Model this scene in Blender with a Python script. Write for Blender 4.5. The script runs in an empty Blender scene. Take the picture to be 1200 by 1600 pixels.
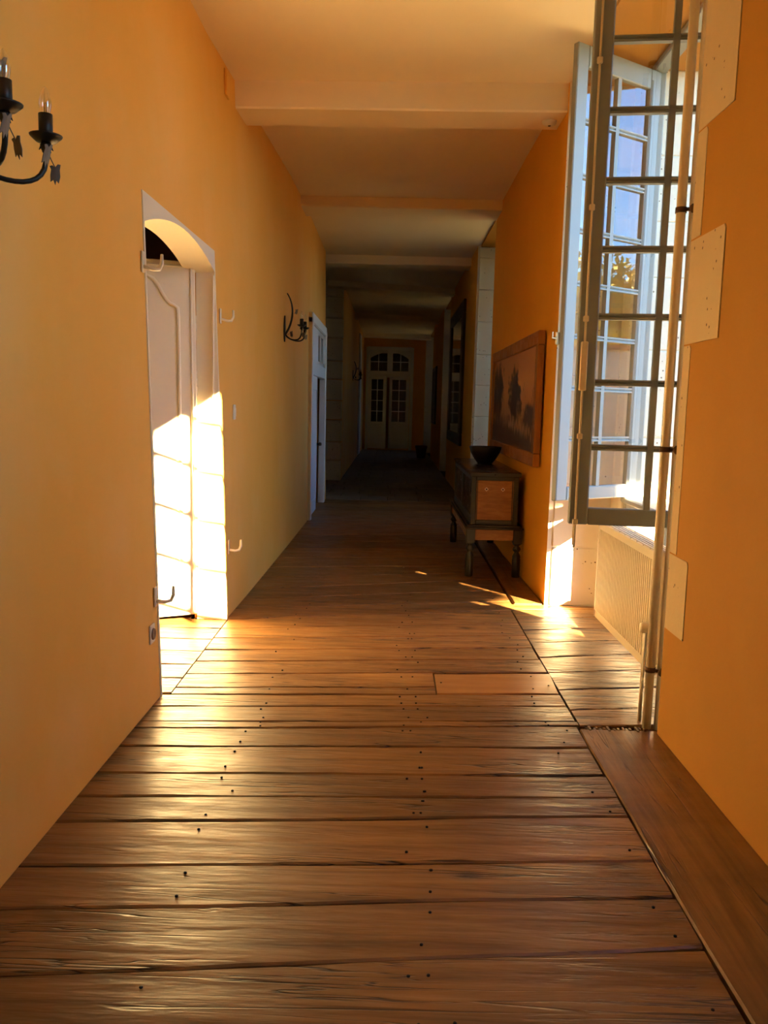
import bpy, math, random
from mathutils import Vector, Matrix
random.seed(7)
sc = bpy.context.scene
C = sc.collection
PI = math.pi

# ------------------------------------------------------------------ camera
F, VP, ROLL, EYE = 1300.0, (612.0, 635.0), 0.025, 1.5
v = Vector(((VP[0]-600)/F, (800-VP[1])/F, -1)).normalized()
a = Vector((math.sin(ROLL), math.cos(ROLL), 0))
u = (a + Vector((0, 0, -(a.dot(v))/v.z))).normalized()
x = v.cross(u)
cam_d = bpy.data.cameras.new('camera'); cam = bpy.data.objects.new('camera', cam_d); C.objects.link(cam)
cam_d.sensor_fit = 'VERTICAL'; cam_d.sensor_height = 36; cam_d.sensor_width = 27
cam_d.lens = F/1600*36; cam_d.clip_start = 0.05; cam_d.clip_end = 300
M = Matrix((x, v, u)).to_4x4(); M.translation = (0, 0, EYE); cam.matrix_world = M
sc.camera = cam

# ------------------------------------------------------------------ light
AZ, EL, SUN = math.radians(52), math.radians(22.9), 112.0
w = bpy.data.worlds.new('sky'); sc.world = w; w.use_nodes = True
nt = w.node_tree; nt.nodes.clear()
o_ = nt.nodes.new('ShaderNodeOutputWorld'); bg = nt.nodes.new('ShaderNodeBackground'); sk = nt.nodes.new('ShaderNodeTexSky')
sk.sky_type = 'NISHITA'; sk.sun_disc = False; sk.sun_elevation = EL; sk.sun_rotation = PI/2+AZ; sk.dust_density = 1.0; sk.air_density = 1.0
bg.inputs[1].default_value = 0.40
tint = nt.nodes.new('ShaderNodeMix'); tint.data_type = 'RGBA'; tint.blend_type = 'MULTIPLY'; tint.inputs[0].default_value = 1; tint.inputs[7].default_value = (.45, .81, 1.22, 1)
nt.links.new(sk.outputs[0], tint.inputs[6]); nt.links.new(tint.outputs[2], bg.inputs[0]); nt.links.new(bg.outputs[0], o_.inputs[0])
sd = bpy.data.lights.new('sun', 'SUN'); sun = bpy.data.objects.new('sun', sd); C.objects.link(sun)
sd.energy = SUN; sd.color = (1.0, 0.71, 0.36); sd.angle = math.radians(0.53)
to_sun = Vector((math.cos(AZ)*math.cos(EL), -math.sin(AZ)*math.cos(EL), math.sin(EL)))
sun.rotation_euler = to_sun.to_track_quat('Z', 'Y').to_euler(); sun.location = to_sun*30
vs = sc.view_settings
vs.view_transform = 'Standard'; vs.look = 'None'; vs.gamma = 1; vs.use_curve_mapping = False
vs.exposure = 1.28
sc.cycles.use_denoising = True
sc.cycles.max_bounces = 14; sc.cycles.diffuse_bounces = 8; sc.cycles.transparent_max_bounces = 24
sc.cycles.sample_clamp_indirect = 0; sc.cycles.caustics_reflective = False; sc.cycles.caustics_refractive = False

# ------------------------------------------------------------------ helpers
class MB:
    def __init__(s): s.v = []; s.f = []; s.m = []; s.sm = []
    def add(s, vs, fs, m=0, smooth=False, T=None):
        b = len(s.v)
        s.v += [tuple(T @ Vector(p)) if T else tuple(p) for p in vs]
        for f in fs: s.f.append([b+i for i in f]); s.m.append(m); s.sm.append(smooth)
        return s
    def box(s, x0, x1, y0, y1, z0, z1, m=0, T=None, c=0.0):
        if x0 > x1: x0, x1 = x1, x0
        if y0 > y1: y0, y1 = y1, y0
        if z0 > z1: z0, z1 = z1, z0
        if c <= 0:
            vs = [(X, Y, Z) for Z in (z0, z1) for Y in (y0, y1) for X in (x0, x1)]
            fs = [(0,2,3,1), (4,5,7,6), (0,1,5,4), (1,3,7,5), (3,2,6,7), (2,0,4,6)]
            return s.add(vs, fs, m, False, T)
        c = min(c, (x1-x0)*.45, (y1-y0)*.45, (z1-z0)*.45)
        vs = []; idx = {}
        for i, X in enumerate((x0, x1)):
            for j, Y in enumerate((y0, y1)):
                for k, Z in enumerate((z0, z1)):
                    sx, sy, sz = (1-2*i)*c, (1-2*j)*c, (1-2*k)*c
                    for ax, p in enumerate(((X, Y+sy, Z+sz), (X+sx, Y, Z+sz), (X+sx, Y+sy, Z))):
                        idx[i,j,k,ax] = len(vs); vs.append(p)
        fs = []
        for i in (0, 1):
            q = [idx[i,0,0,0], idx[i,1,0,0], idx[i,1,1,0], idx[i,0,1,0]]; fs.append(q if i else q[::-1])
            q = [idx[0,i,0,1], idx[1,i,0,1], idx[1,i,1,1], idx[0,i,1,1]]; fs.append(q[::-1] if i else q)
            q = [idx[0,0,i,2], idx[1,0,i,2], idx[1,1,i,2], idx[0,1,i,2]]; fs.append(q if i else q[::-1])
        for i in (0, 1):
            for j in (0, 1):
                fs.append([idx[i,j,0,0], idx[i,j,1,0], idx[i,j,1,1], idx[i,j,0,1]])
                fs.append([idx[i,0,j,0], idx[i,1,j,0], idx[i,1,j,2], idx[i,0,j,2]])
                fs.append([idx[0,i,j,1], idx[1,i,j,1], idx[1,i,j,2], idx[0,i,j,2]])
                for k in (0, 1): fs.append([idx[i,j,k,0], idx[i,j,k,1], idx[i,j,k,2]])
        return s.add(vs, fs, m, False, T)
    def prism(s, poly, z0, z1, mats=0, top=0, T=None, axis='z'):
        """polygon extruded along an axis; mats = one index or one per side."""
        n = len(poly)
        put = {'z': lambda p, q: (p[0], p[1], q), 'x': lambda p, q: (q, p[0], p[1]), 'y': lambda p, q: (p[0], q, p[1])}[axis]
        b = len(s.v)
        P = [put(p, z0) for p in poly] + [put(p, z1) for p in poly]
        s.v += [tuple(T @ Vector(p)) if T else p for p in P]
        for i in range(n):
            j = (i+1) % n
            s.f.append([b+i, b+j, b+n+j, b+n+i]); s.m.append(mats if isinstance(mats, int) else mats[i]); s.sm.append(False)
        s.f.append([b+i for i in reversed(range(n))]); s.m.append(top); s.sm.append(False)
        s.f.append([b+n+i for i in range(n)]); s.m.append(top); s.sm.append(False)
        return s
    def tube(s, pts, r, seg=10, m=0, cap=True, T=None):
        pts = [Vector(p) for p in pts]; n = len(pts)
        rs = r if isinstance(r, (list, tuple)) else [r]*n
        vs = []; fs = []
        t0 = (pts[1]-pts[0]).normalized()
        nrm = t0.orthogonal().normalized()
        for i, p in enumerate(pts):
            t = (pts[min(i+1, n-1)]-pts[max(i-1, 0)]).normalized()
            nrm = (nrm - t*nrm.dot(t)).normalized(); bn = t.cross(nrm)
            for k in range(seg):
                A = 2*PI*k/seg
                vs.append(p + (nrm*math.cos(A)+bn*math.sin(A))*rs[i])
        for i in range(n-1):
            for k in range(seg):
                l = (k+1) % seg
                fs.append([i*seg+k, i*seg+l, (i+1)*seg+l, (i+1)*seg+k])
        if cap: fs.append([k for k in reversed(range(seg))]); fs.append([(n-1)*seg+k for k in range(seg)])
        return s.add(vs, fs, m, True, T)
    def lathe(s, prof, c=(0,0,0), seg=20, m=0, T=None, cap=True):
        vs = []; fs = []
        for r, z in prof:
            for k in range(seg):
                A = 2*PI*k/seg; vs.append((c[0]+r*math.cos(A), c[1]+r*math.sin(A), c[2]+z))
        n = len(prof)
        for i in range(n-1):
            for k in range(seg):
                l = (k+1) % seg; fs.append([i*seg+k, i*seg+l, (i+1)*seg+l, (i+1)*seg+k])
        if cap:
            if prof[0][0] > 1e-4: fs.append([k for k in reversed(range(seg))])
            if prof[-1][0] > 1e-4: fs.append([(n-1)*seg+k for k in range(seg)])
        return s.add(vs, fs, m, True, T)
    def obj(s, name, mats, parent=None, loc=None, rot=None):
        me = bpy.data.meshes.new(name); me.from_pydata(s.v, [], s.f)
        for mm in (mats if isinstance(mats, (list, tuple)) else [mats]): me.materials.append(mm)
        me.polygons.foreach_set('material_index', s.m); me.polygons.foreach_set('use_smooth', s.sm)
        me.update()
        ob = bpy.data.objects.new(name, me); C.objects.link(ob)
        if parent: ob.parent = parent
        if loc: ob.location = loc
        if rot: ob.rotation_euler = rot
        return ob

def tag(o, label, cat=None, group=None, kind=None):
    if label: o['label'] = label
    if cat: o['category'] = cat
    if group: o['group'] = group
    if kind: o['kind'] = kind
    return o
def thing(name, label, cat, loc=(0,0,0), rz=0, group=None, kind=None):
    o = bpy.data.objects.new(name, None); C.objects.link(o); o.location = loc; o.rotation_euler = (0,0,rz)
    o.empty_display_size = .1
    return tag(o, label, cat, group, kind)
def copy_part(o, parent, loc=None):
    c = o.copy(); C.objects.link(c); c.parent = parent
    if loc is not None: c.location = loc
    return c
def copy_tree(o, parent=None):
    c = o.copy(); C.objects.link(c); c.parent = parent
    for ch in list(o.children): copy_tree(ch, c)
    return c

# ------------------------------------------------------------------ materials
class NT:
    def __init__(s, name):
        s.m = bpy.data.materials.new(name); s.m.use_nodes = True
        s.t = s.m.node_tree; s.b = s.t.nodes['Principled BSDF']
        s.pos = s.n('ShaderNodeNewGeometry').outputs['Position']
    def n(s, kind, **kw):
        q = s.t.nodes.new(kind)
        for k, val in kw.items(): setattr(q, k, val)
        return q
    def link(s, a, b): s.t.links.new(a, b)
    def scaled(s, sc3, off=None):
        mp = s.n('ShaderNodeMapping'); mp.inputs['Scale'].default_value = sc3
        s.link(s.pos, mp.inputs['Vector'])
        if off is not None: s.link(off, mp.inputs['Location'])
        return mp.outputs[0]
    def noise(s, sc3, scale=1, detail=5, rough=.55, off=None, dist=0):
        q = s.n('ShaderNodeTexNoise'); q.inputs['Scale'].default_value = scale; q.inputs['Detail'].default_value = detail
        q.inputs['Roughness'].default_value = rough; q.inputs['Distortion'].default_value = dist
        s.link(s.scaled(sc3, off), q.inputs['Vector']); return q.outputs['Fac']
    def ramp(s, fac, stops):
        q = s.n('ShaderNodeValToRGB'); e = q.color_ramp.elements
        while len(e) < len(stops): e.new(.5)
        for el, (p, c) in zip(e, stops):
            el.position = p; el.color = (c, c, c, 1) if isinstance(c, (int, float)) else (*c, 1)
        s.link(fac, q.inputs[0]); return q.outputs[0]
    def mix(s, fac, A, B, mode='MIX'):
        q = s.n('ShaderNodeMix', data_type='RGBA', blend_type=mode)
        for sock, val in ((q.inputs[0], fac), (q.inputs[6], A), (q.inputs[7], B)):
            if isinstance(val, (int, float)): sock.default_value = val
            elif isinstance(val, tuple): sock.default_value = (*val, 1)
            else: s.link(val, sock)
        return q.outputs[2]
    def math(s, op, A, B=0.0):
        q = s.n('ShaderNodeMath', operation=op)
        for sock, val in ((q.inputs[0], A), (q.inputs[1], B)):
            if isinstance(val, (int, float)): sock.default_value = val
            else: s.link(val, sock)
        return q.outputs[0]
    def col(s, c):
        if isinstance(c, tuple): s.b.inputs['Base Color'].default_value = (*c, 1)
        else: s.link(c, s.b.inputs['Base Color'])
    def rough(s, r):
        if isinstance(r, (int, float)): s.b.inputs['Roughness'].default_value = r
        else: s.link(r, s.b.inputs['Roughness'])
    def bump(s, h, strength=.3, dist=.01):
        q = s.n('ShaderNodeBump'); q.inputs['Strength'].default_value = strength; q.inputs['Distance'].default_value = dist
        s.link(h, q.inputs['Height']); s.link(q.outputs[0], s.b.inputs['Normal'])

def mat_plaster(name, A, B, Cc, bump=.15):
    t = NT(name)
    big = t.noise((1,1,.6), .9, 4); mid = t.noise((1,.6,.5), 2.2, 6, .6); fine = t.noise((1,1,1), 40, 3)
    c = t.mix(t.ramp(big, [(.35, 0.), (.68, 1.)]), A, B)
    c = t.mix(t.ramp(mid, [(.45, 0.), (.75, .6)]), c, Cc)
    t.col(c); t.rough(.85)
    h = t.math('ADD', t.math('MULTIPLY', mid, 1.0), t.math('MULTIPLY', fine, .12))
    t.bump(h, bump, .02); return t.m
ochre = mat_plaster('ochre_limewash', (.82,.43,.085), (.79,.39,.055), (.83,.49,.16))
ochre_baked_dim = mat_plaster('ochre_limewash_baked_dim', (.42,.185,.011), (.39,.165,.008), (.46,.215,.022))  # same limewash, darkened in colour to dim the light on the near wall
ochre_baked_bright = mat_plaster('ochre_limewash_baked_bright', (.80,.42,.04), (.77,.38,.03), (.82,.46,.07))  # same limewash, lightened in colour to lift the light on the farther piers
cream = mat_plaster('cream_ceiling_plaster', (.88,.74,.55), (.86,.71,.51), (.90,.77,.60), .05)
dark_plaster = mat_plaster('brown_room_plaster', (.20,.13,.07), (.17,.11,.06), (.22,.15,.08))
render_out = mat_plaster('pale_outside_render', (.72,.66,.55), (.66,.6,.5), (.76,.7,.6))

def mat_stone(name, A, B, spots=True):
    t = NT(name); off = t.n('ShaderNodeObjectInfo').outputs['Random']
    big = t.noise((1,1,1), 2.5, 5); c = t.mix(big, A, B)
    if spots:
        vo = t.n('ShaderNodeTexVoronoi'); vo.inputs['Scale'].default_value = 26; t.link(t.pos, vo.inputs['Vector'])
        msk = t.math('MULTIPLY', t.math('LESS_THAN', vo.outputs['Distance'], .16), t.math('GREATER_THAN', t.noise((1,1,1), 7, 2), .56))
        c = t.mix(msk, c, (.16,.11,.07))
    t.col(c); t.rough(.9); t.bump(t.noise((1,1,1), 30, 4), .2, .008); return t.m
quoin_m = mat_stone('ochre_stained_limestone', (.56,.42,.24), (.50,.36,.19))
stone = mat_stone('pale_limestone', (.76,.70,.60), (.68,.62,.52))
flag = mat_stone('worn_flagstone', (.20,.15,.11), (.13,.10,.07), False)
gravel = mat_stone('courtyard_lawn', (.085,.08,.045), (.065,.06,.035), False)

def mat_paint(name, c, r=.45, dirt=(.25,.2,.14), amt=.25):
    t = NT(name); n = t.noise((1,1,1), 9, 6, .7)
    t.col(t.mix(t.ramp(n, [(.6, 0.), (.8, amt)]), c, dirt)); t.rough(r); t.bump(t.noise((1,1,.3), 25, 3), .06, .004); return t.m
paint = mat_paint('grey_white_window_paint', (.25,.27,.275))
paint_cream = mat_paint('cream_door_paint', (.80,.72,.56), .45, (.5,.4,.25), .2)
paint_white = mat_paint('white_door_paint', (.78,.76,.70))
paint_rad = mat_paint('cream_radiator_enamel', (.80,.70,.52), .35, (.6,.5,.35), .1)
paint_pipe = mat_paint('cream_pipe_paint', (.72,.62,.44), .4, (.35,.25,.15), .4)
paint_green = mat_paint('dark_green_chest_paint', (.022,.022,.013), .35, (.06,.04,.02), .4)
black_leg = mat_paint('near_black_leg_paint', (.016,.013,.010), .25, (.05,.04,.02), .2)

def mat_wood(name, dark, mid, light, grain=(1.3,22,22), rough=(.25,.5), crack=.0, bump=.35, coat=0.0, cracks_axis=(2.2,42,42), worn=False):
    t = NT(name); rnd = t.n('ShaderNodeObjectInfo').outputs['Random']
    cb = t.n('ShaderNodeCombineXYZ'); k = t.math('MULTIPLY', rnd, 37.0)
    for i in range(3): t.link(k, cb.inputs[i])
    off = cb.outputs[0]
    g = t.noise(grain, 1, 7, .62, off, .6); big = t.noise((1.2,2.2,2.2), 1.5, 4, .5, off)
    c = t.ramp(g, [(.28, dark), (.5, mid), (.75, light)])
    c = t.mix(t.ramp(big, [(.35, .0), (.7, .55)]), c, dark)
    hsv = t.n('ShaderNodeHueSaturation'); t.link(c, hsv.inputs['Color'])
    t.link(t.math('ADD', t.math('MULTIPLY', rnd, .5), .75), hsv.inputs['Value'])
    c = hsv.outputs[0]
    h = t.math('MULTIPLY', g, .45)
    if crack:
        ax = cracks_axis; lo = min(ax)
        def crackline(k, wid, seed_off, mlo, mhi):
            q = t.noise(tuple(v_*k for v_ in ax), 1, 2.5, .55, off, .25)
            ln = t.ramp(t.math('ABSOLUTE', t.math('SUBTRACT', q, .5+seed_off)), [(0, 1.), (wid, 0.)])
            ms = t.ramp(t.noise(tuple(1.3 if v_ == lo else 4.5 for v_ in ax), 1, 3, .5, off), [(mlo, 0.), (mhi, 1.)])
            return t.math('MULTIPLY', ln, ms)
        cm = t.math('MAXIMUM', crackline(1.0, .014, .02, .5, .6), crackline(.45, .010, -.03, .44, .54))
        if worn:      # splintered board ends along the right border
            sx = t.n('ShaderNodeSeparateXYZ'); t.link(t.pos, sx.inputs[0])
            kx = t.ramp(t.math('MULTIPLY', sx.outputs[0], t.ramp(t.noise((1.5,3,3), 1, 3), [(.35, .55), (.65, 1.1)])), [(.38, 0.), (.72, 1.)])
            q = t.noise((2.2,34,34), 1, 4, .6, off, .5)
            wm = t.math('MULTIPLY', t.ramp(q, [(.54, 0.), (.60, 1.)]), kx)
            cm = t.math('MAXIMUM', cm, t.math('MULTIPLY', wm, .8))
        # knots: sparse ovals with a dark rim
        vo = t.n('ShaderNodeTexVoronoi'); vo.inputs['Scale'].default_value = 1
        t.link(t.scaled(tuple(2.2 if v_ == lo else 4.6 for v_ in ax), off), vo.inputs['Vector'])
        sp = t.n('ShaderNodeSeparateColor'); t.link(vo.outputs['Color'], sp.inputs[0])
        kn = t.math('MULTIPLY', t.ramp(vo.outputs['Distance'], [(.05, 1.), (.12, .35), (.20, 0.)]), t.math('GREATER_THAN', sp.outputs[0], .72))
        c = t.mix(t.math('MULTIPLY', kn, .8), c, (.03,.012,.005))
        c = t.mix(t.math('MULTIPLY', cm, crack), c, (.014,.006,.003))
        und = t.noise(tuple(1.6 if v_ == lo else 7.0 for v_ in ax), 1, 4, .55, off)
        h = t.math('SUBTRACT', t.math('ADD', h, t.math('MULTIPLY', und, 1.5)), t.math('ADD', t.math('MULTIPLY', cm, .9), t.math('MULTIPLY', kn, .5)))
    t.col(c); t.rough(t.ramp(t.noise((2,5,5), 2.5, 6, .65, off), [(.3, rough[0]), (.7, rough[1])]))
    t.b.inputs['Specular IOR Level'].default_value = .38
    t.b.inputs['Coat Weight'].default_value = coat; t.b.inputs['Coat Roughness'].default_value = .22
    t.bump(h, bump, .012); return t.m
oak = mat_wood('worn_oak_plank', (.12,.055,.016), (.26,.125,.036), (.38,.20,.065), crack=.95, bump=.6, rough=(.30,.52), cracks_axis=(1.0,22,22), worn=True)
oak_long = mat_wood('worn_oak_board_lengthwise', (.10,.046,.014), (.20,.10,.030), (.29,.15,.05), grain=(22,1.3,22), crack=.8, cracks_axis=(22,1.0,22), bump=.4, rough=(.28,.5))
oak_patch = mat_wood('newer_orange_board', (.24,.105,.03), (.30,.14,.042), (.36,.18,.06), bump=.12, rough=(.3,.45))
chest_wood = mat_wood('reddish_chest_wood', (.17,.07,.025), (.30,.14,.05), (.40,.21,.08), grain=(6,6,30), bump=.1)
lid_wood = mat_wood('dark_chest_lid', (.035,.016,.008), (.07,.03,.014), (.10,.045,.02), grain=(20,1.5,20), rough=(.18,.3), bump=.08)
frame_wood = mat_wood('orange_pine_frame', (.24,.10,.025), (.36,.16,.035), (.44,.21,.055), grain=(20,2,2), bump=.08)
dark_frame = mat_wood('dark_walnut_frame', (.02,.009,.004), (.035,.015,.007), (.05,.022,.01), grain=(20,2,2), bump=.08)
bowl_wood = mat_wood('blackened_bowl_wood', (.008,.006,.005), (.018,.012,.009), (.03,.02,.014), rough=(.35,.5), bump=.1)

def plain(name, c, r=.5, metal=0.0):
    t = NT(name); n = t.noise((1,1,1), 18, 4)
    t.col(t.mix(n, tuple(k*.85 for k in c), tuple(min(1, k*1.12) for k in c))); t.rough(r); t.b.inputs['Metallic'].default_value = metal; return t.m
iron = plain('blackened_iron', (.020,.014,.011), .45, .5)
iron_leaf = plain('grey_brown_iron_leaf', (.16,.12,.09), .5, .4)
rust = plain('rusty_bracket', (.10,.045,.018), .7, .3)
nail_m = plain('nail_head_iron', (.012,.009,.008), .5, .6)
brass = plain('brass_screw', (.5,.3,.09), .35, .9)
bone = plain('bone_inlay', (.70,.60,.42), .5)
plastic = plain('ivory_plastic', (.74,.66,.50), .4)
brown_plastic = plain('brown_bakelite', (.16,.075,.03), .35)
slot_dark = plain('dark_hole', (.01,.008,.006), .9)
subfloor = plain('dark_subfloor', (.012,.007,.004), .95)
clay = plain('dark_terracotta', (.09,.035,.02), .7)
leaf_green = plain('yellow_green_leaves', (.30,.27,.035), .6)
leaf_dark = plain('dark_blocker_leaves', (.03,.06,.015), .8)
bark = plain('tree_bark', (.12,.08,.05), .9)
tile_roof = plain('clay_roof_tile', (.4,.17,.08), .8)

def mat_glass(name, tint=(1,1,1), fmax=1.0):
    t = NT(name); t.t.nodes.remove(t.b)
    out = [q for q in t.t.nodes if q.type == 'OUTPUT_MATERIAL'][0]
    geo = t.n('ShaderNodeNewGeometry'); dt = t.n('ShaderNodeVectorMath', operation='DOT_PRODUCT')
    t.link(geo.outputs['Incoming'], dt.inputs[0]); t.link(geo.outputs['Normal'], dt.inputs[1])
    k = t.math('POWER', t.math('SUBTRACT', 1.0, t.math('ABSOLUTE', dt.outputs['Value'])), 5.0)
    fac = t.math('ADD', t.math('MULTIPLY', k, .80), .18)
    tr = t.n('ShaderNodeBsdfTransparent'); tr.inputs[0].default_value = (*tint, 1)
    gl = t.n('ShaderNodeBsdfGlossy'); gl.inputs['Roughness'].default_value = .0
    mx = t.n('ShaderNodeMixShader'); t.link(fac, mx.inputs[0]); t.link(tr.outputs[0], mx.inputs[1]); t.link(gl.outputs[0], mx.inputs[2])
    t.link(mx.outputs[0], out.inputs[0]); return t.m
glass = mat_glass('old_window_glass', (.95,.97,.97))
bulb_glass = mat_glass('clear_bulb_glass', (.97,.96,.94))
t = NT('mirror_silver'); t.col((.75,.75,.75)); t.rough(.03); t.b.inputs['Metallic'].default_value = 1; mirror_m = t.m
t = NT('dark_door_glass'); t.col((.02,.018,.014)); t.rough(.08); dark_glass = t.m

# ------------------------------------------------------------------ room shell
CZ = 3.85      # ceiling height
WL = [(-4,-1.20,-1.26), (1,-1.18,-1.25), (2.4,-1.165,-1.25), (4.09,-1.145,-1.25), (5.66,-1.115,-1.25), (6.4,-1.10,-1.22), (7.6,-1.085,-1.17),
      (9,-1.07,-1.11), (10.6,-1.06,-1.08), (12.85,-1.03,-1.08), (13.25,-1.02,-1.08)]   # (y, x at the floor, x at the ceiling)
def wlx(y, z=0):
    for (a0, b0, c0), (a1, b1, c1) in zip(WL, WL[1:]):
        if a0 <= y <= a1:
            k = (y-a0)/(a1-a0); b = b0+(b1-b0)*k; c = c0+(c1-c0)*k
            return b+(c-b)*z/CZ
    return WL[-1][1]
def wall_strip(mb, ys, z0, z1, thick=.22, n=10):
    """a skin of the left wall between heights z0 and z1 along the y values, with a back face."""
    zs = [z0+(z1-z0)*i/n for i in range(n+1)]
    vs = []; fs = []
    for y in ys:
        for z in zs: vs.append((wlx(y, z), y, z))
    for y in ys:
        for z in zs: vs.append((wlx(y, 0)-thick, y, z))
    m_ = n+1; N = len(ys)*m_
    for i in range(len(ys)-1):
        for j in range(n):
            A = i*m_+j; B = A+m_
            fs.append([A, A+1, B+1, B]); fs.append([N+A, N+B, N+B+1, N+A+1])
    for i in (0, len(ys)-1):
        for j in range(n):
            A = i*m_+j; fs.append([A, A+1, N+A+1, N+A] if i else [A, N+A, N+A+1, A+1])
    for j in (0, n):
        for i in range(len(ys)-1):
            A = i*m_+j; B = A+m_; fs.append([A, B, N+B, N+A] if j == 0 else [A, N+A, N+B, B])
    mb.add(vs, fs)
wl = MB()
wall_strip(wl, [-4,-3,-2,-1,0,1,1.8,2.4,3,3.6,4.09], 0, CZ+.02)
wall_strip(wl, [4.09,4.6,5.1,5.66], 2.48, CZ+.02)
wall_strip(wl, [5.66,6.0,6.4,7,7.6,8.3,9,9.8,10.7], 0, CZ+.02)
wall_strip(wl, [10.7,11.7,12.85], 2.62, CZ+.02)
wall_strip(wl, [12.85,13.05,13.25], 0, CZ+.02)
wall_left = tag(wl.obj('wall_left', ochre), 'long ochre plastered wall on the left with the arched doorway', 'wall', kind='structure')

# stone pier and wall beyond the stair opening
ws = MB(); ws.prism([(-1.0,16.75), (-1.0,29.0), (-1.3,29.0), (-1.3,16.75)], 0, CZ+.02)
wl2 = tag(ws.obj('wall_left', ochre), 'dark far left wall beyond the stone pier', 'wall', kind='structure')
z = 0.0; k = 0
while z < 3.83:
    h = (.41,.36,.44,.38)[k % 4]; h = min(h, 3.85-z)
    b = MB(); b.box(-1.62+random.uniform(-.01,.01), -.992+random.uniform(-.006,.006), 16.55+random.uniform(-.008,.008), 16.76, z+.008, z+h-.008, c=.012)
    b.obj('stone_block', stone, wl2); z += h; k += 1
MB().box(-4, -1.3, 16.76, 17, 0, CZ).obj('stair_hall_end', dark_plaster, wl2)
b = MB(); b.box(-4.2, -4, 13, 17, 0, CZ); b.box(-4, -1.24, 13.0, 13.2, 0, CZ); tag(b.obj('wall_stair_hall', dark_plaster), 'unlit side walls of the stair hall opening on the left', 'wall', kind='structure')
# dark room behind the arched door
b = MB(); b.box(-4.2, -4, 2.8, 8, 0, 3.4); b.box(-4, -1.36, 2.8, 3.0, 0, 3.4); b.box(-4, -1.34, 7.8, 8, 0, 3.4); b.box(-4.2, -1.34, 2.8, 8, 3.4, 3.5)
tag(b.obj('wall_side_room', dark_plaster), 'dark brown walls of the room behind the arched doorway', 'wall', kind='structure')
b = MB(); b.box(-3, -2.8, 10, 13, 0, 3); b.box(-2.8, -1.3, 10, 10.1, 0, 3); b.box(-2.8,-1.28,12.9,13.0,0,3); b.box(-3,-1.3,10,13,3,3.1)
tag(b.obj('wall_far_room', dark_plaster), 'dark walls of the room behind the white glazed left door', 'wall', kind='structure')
b = MB(); b.box(-1.6, 2.1, -4.2, -4, 0, CZ); tag(b.obj('wall_back', ochre), 'ochre corridor wall behind the viewpoint', 'wall', kind='structure')
b = MB(); b.box(-1.6, -.86, 29, 29.25, 0, CZ); b.box(.66, 1.6, 29, 29.25, 0, CZ); b.box(-.86, .66, 29, 29.25, 3.5, CZ)
b.box(-1.6,1.6,30.4,30.6,-.2,CZ); b.box(-1.6,-1.5,29.25,30.5,-.2,CZ); b.box(1.5,1.6,29.25,30.5,-.2,CZ); b.box(-.9,.7,28.95,29.05,-.1,.04)
tag(b.obj('wall_end', ochre), 'end wall of the corridor around the far double door', 'wall', kind='structure')

# right wall piers: polygons in plan, one material per side (0 ochre, 1 stone, 2 outside render)
piers = [
 ([(1.30,-4.2), (2.1,-4.2), (2.1,0.0), (1.88,.12), (1.30,-.1)], [0,2,1,1,0], 'ochre stretch of the right wall behind the viewpoint'),
 ([(1.30,2.62), (1.88,2.3), (1.88,2.1), (2.1,2.1), (2.1,4.2), (1.69,4.2), (1.69,3.85), (1.29,3.77), (1.295,3.2)], [1,1,1,2,1,1,1,0,0], 'near ochre right wall with pale stone patches beside the open window'),
 ([(1.225,6.34), (1.69,6.32), (1.69,6.03), (2.1,6.03), (2.1,9.9), (1.7,10.2), (1.2,10.35), (1.205,8)], [1,1,1,2,1,1,0,0], 'ochre right wall carrying the big framed painting above the chest'),
 ([(1.2,12.5), (1.5,12.45), (1.7,12.3), (2.1,12.3), (2.1,17.7), (1.7,18), (1.2,18)], [1,1,1,2,1,1,0], 'dim right wall carrying the tall dark mirror'),
 ([(1.2,20.3), (2.1,20.2), (2.1,25), (1.2,25.2)], [1,2,1,0], 'dark right wall with the narrow dark picture'),
 ([(1.10,28.3), (2.1,28.2), (2.1,29.25), (1.10,29.25)], [1,2,0,0], 'last stub of right wall beside the far door')]
wr = []
for poly, ms, lab in piers:
    b = MB(); b.prism(poly, -.2, CZ+.02, ms, 0); wr.append(tag(b.obj('wall_right', [ochre_baked_dim if len(wr) < 2 else ochre_baked_bright, stone, render_out]), lab, 'wall', kind='structure'))
niches = [(0,2.5,.88,1.92), (3.77,6.33,.20,1.72), (10.2,12.45,.9,1.72), (17.9,20.3,.9,1.72), (25.1,28.25,.9,1.72)]
for i, (y0, y1, sill, xa) in enumerate(niches):
    b = MB(); b.box(xa, 2.1, y0, y1, -.2, sill)
    w_ = ('beside the viewpoint', 'with the radiator', 'past the painting', 'past the mirror', 'next to the end door')[i]
    tag(b.obj('wall_right', [ochre_baked_dim, render_out]), 'low wall under the window '+w_, 'wall', kind='structure')
    b = MB(); b.box(1.24, 2.1, y0, y1, 3.82, CZ+.02)
    tag(b.obj('wall_right', [ochre_baked_dim, render_out]), 'head of the window recess '+w_, 'wall', kind='structure')

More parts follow.
